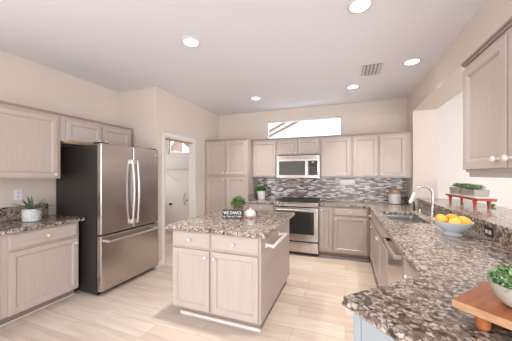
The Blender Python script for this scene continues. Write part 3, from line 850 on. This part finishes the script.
for u, v, z, mi, lab in fr:
    a = rf.uniform(0, PI); pr_ = []
    for k in range(15):
        q = k / 14; an = PI * q
        pr_.append((.0385 * .95 * math.sin(an) ** .92 if 0 < q < 1 else 0, -.0435 * .93 * math.cos(an)))
    o = MB().lathe(pr_, n=24, M=Matrix.Rotation(PI / 2, 4, 'X')).done('citrus_fruit', M_FRUIT[mi])
    p = Vector((BX, BY, cz1)) + ax * u * .92 + ay * v * .92
    o.location = (p.x, p.y, cz1 + z * .93 + .016); o.rotation_euler = (rf.uniform(-.3, .3), rf.uniform(-.2, .2), a if mi != 1 else 1.9)
    tag(o, lab, 'fruit', 'citrus in the white bowl')

# ------------------------------------------------------------ island top: sign and teapot
SW, SH = .225, .100
sg = thing('sign', 'black block sign reading WE DANCE IN THE KITCHEN on the island', 'sign', (-1.205, 2.475, .9165), .36)
MB().box(-SW / 2, SW / 2, -.014, .014, 0, SH, .0015).done('board', M_SIGN, sg)
fb = MB(); e_ = .003
for a in ((-SW / 2 + e_, SW / 2 - e_, e_, e_ + .0012), (-SW / 2 + e_, SW / 2 - e_, SH - e_ - .0012, SH - e_)): fb.box(a[0], a[1], -.0148, -.0141, a[2], a[3])
fb.done('border', mat('grey_border', (.25, .26, .27), .6), sg)
def text(parent, body, x, y, z, size, m, rot=(PI / 2, 0, 0), ext=.0004, bold=.0):
    c = bpy.data.curves.new('lettering', 'FONT'); c.body = body; c.size = size; c.extrude = ext; c.offset = bold
    c.align_x = 'CENTER'; c.align_y = 'CENTER'; c.materials.append(m)
    o = bpy.data.objects.new('lettering_source', c); C.objects.link(o)
    dg = bpy.context.evaluated_depsgraph_get(); me = bpy.data.meshes.new_from_object(o.evaluated_get(dg))
    bpy.data.objects.remove(o, do_unlink=True)
    n = bpy.data.objects.new('lettering', me); C.objects.link(n)
    if not me.materials: me.materials.append(m)
    n.parent = parent; n.location = (x, y, z); n.rotation_euler = rot
    return n
l1 = text(sg, 'WE DANCE', 0, -.0148, .066, .050, M_SIGNW, bold=.0003)
l2 = text(sg, 'IN THE KITCHEN', 0, -.0148, .024, .029, M_SIGNW, bold=.0)
for l in (l1, l2):
    wd = max(v.co.x for v in l.data.vertices) - min(v.co.x for v in l.data.vertices)
    l.scale = (.205 / wd, 1, 1)

t = thing('teapot', 'white ribbed ceramic pot with wooden base and dark handle right of the sign', 'teapot', (-1.045, 2.62, .9165), .36)
t.scale = (1.15, 1.15, 0.98)
MB().lathe([(.0, 0), (.056, 0), (.059, .004), (.059, .010), (0, .012)], n=32).done('wooden_base', M_HONEY, t)
nR = 40; rings = []
for r, z in ((.050, .0125), (.056, .018), (.058, .040), (.056, .058), (.047, .075), (.030, .088), (.012, .093), (.008, .100), (.013, .106), (.009, .113), (.001, .116)):
    rings.append([Vector(((r + (.0018 * (i % 2) if .014 < z < .06 else 0)) * math.cos(2 * PI * i / nR), (r + (.0018 * (i % 2) if .014 < z < .06 else 0)) * math.sin(2 * PI * i / nR), z)) for i in range(nR)])
MB().loft(rings).done('body', mat('soft_white_glaze', (.60, .60, .60), .4), t)
MB().tube([(.054, 0, .060), (.068, 0, .068), (.075, 0, .055), (.072, 0, .035), (.058, 0, .026)], .0045, 10).done('handle', M_IRON, t)

# ------------------------------------------------------------ outlets
def outlet(label, loc, rz, m=M_PLASTIC, dark=False):
    t = thing('wall_outlet', label, 'outlet', loc, rz)
    MB().box(-.036, .036, -.006, -.0005, -.058, .058, .002).done('plate', m, t)
    for z in (-.022, .022): MB().box(-.015, .015, -.0085, -.0058, z - .014, z + .014, .002).done('socket', M_PLASTIC if dark else M_BLUISH, t)
outlet('white double outlet on the left wall above the agave', (XL, 1.60, 1.19), PI / 2)
o = thing('wall_outlet', 'black outlet with white sockets in the granite under the bar ledge', 'outlet', (1.078, 2.44, .962), -PI / 2)
MB().box(-.060, .060, -.006, -.0005, -.036, .036, .002).done('plate', M_BLACK, o)
for x in (-.024, .024): MB().box(x - .016, x + .016, -.0085, -.0058, -.015, .015, .002).done('socket', M_PLASTIC, o)
o = thing('dryer_outlet', 'square black dryer outlet low on the laundry room wall', 'outlet', (-4.03, YB, .69))
MB().box(-.055, .055, -.008, -.0005, -.055, .055, .003).done('plate', M_PLASTIC, o)
MB().lathe([(.0, 0), (.034, 0), (.034, .018), (0, .018)], n=20, M=Matrix.Translation((0, -.0085, 0)) @ Matrix.Rotation(PI / 2, 4, 'X')).done('socket', M_BLACK, o)

# laundry room: wire shelf and water hose
t = thing('wire_shelf', 'white wire shelf with diagonal brace inside the laundry room', 'shelf', (-4.65, YB, 1.54))
ws = MB()
for i in range(7): ws.tube([(0.0, -.03 - i * .045, 0), (1.25, -.03 - i * .045, 0)], .003, 6)
for i in range(42): ws.tube([(.015 + i * .03, -.005, .004), (.015 + i * .03, -.31, .004)], .0016, 4)
M_WIRE = mat('grey_coated_wire', (.50, .49, .48), .5)
ws.done('wire_deck', M_WIRE, t)
MB().tube([(.62, -.30, -.004), (.84, -.006, -.30)], .005, 8).done('brace', M_WIRE, t)
t = thing('water_hose', 'thin dark curved hose with valve on the laundry room wall', 'hose', (-3.60, YB, .82))
hp = [(.045 * (1 - (k / 8 * 2 - 1) ** 2) * -1 + .02, -.03, .16 - .30 * k / 8) for k in range(9)]
MB().tube(hp, .006, 8).done('hose', M_IRON, t)
MB().lathe([(.0, 0), (.014, 0), (.014, .03), (0, .03)], n=14, M=Matrix.Translation((.05, -.001, -.02)) @ Matrix.Rotation(PI / 2, 4, 'X')).done('valve', M_IRON, t)

# ------------------------------------------------------------ ceiling fittings
def lamp(loc, label):
    t = thing('recessed_light', label, 'ceiling light', loc, 0, 'recessed ceiling lights')
    MB().lathe([(.072, -.001), (.098, -.001), (.098, -.005), (.090, -.009), (.074, -.012), (.070, -.004)], n=36, cap=False).done('trim_ring', M_WHITE, t)
    MB().lathe([(.0, -.0065), (.0725, -.0065), (.0725, -.0015), (.0, -.0015)], n=36).done('lens', M_LAMP, t)
    l = bpy.data.lights.new('lamp_light', 'AREA'); l.shape = 'DISK'; l.size = .14; l.energy = 6.0; l.spread = math.radians(80); l.color = (1, .93, .85)
    lo = bpy.data.objects.new('lamp_light', l); C.objects.link(lo); lo.parent = t; lo.location = (0, 0, -.014)
lamp((-1.45, 2.03, H), 'round recessed ceiling light over the front of the island, left side of the ceiling')
lamp((.11, 2.05, H), 'round recessed ceiling light nearest the camera at the top picture edge')
lamp((.74, 3.29, H), 'round recessed ceiling light beside the right header wall')
lamp((.11, 3.92, H), 'round recessed ceiling light near the back wall, beyond the ceiling vent')
lamp((-1.46, 3.92, H), 'round recessed ceiling light in front of the clerestory window left end')
t = thing('ceiling_vent', 'white rectangular air register on the ceiling', 'vent', (.31, 3.36, H))
MB().box(-.13, .13, -.19, .19, -.005, -.0005, .002).done('frame', M_WHITE, t)
MB().box(-.105, .105, -.165, .165, -.0065, -.0051).done('backing', M_VENTD, t, smooth=False)
for i in range(5):
    Mv = Matrix.Translation((-.085 + i * .042 , 0, -.013)) @ Matrix.Rotation(.75, 4, 'Y')
    MB().box(-.012, .012, -.163, .163, -.0008, .0008, M=Mv).done('slat', M_WHITE, t, smooth=False)
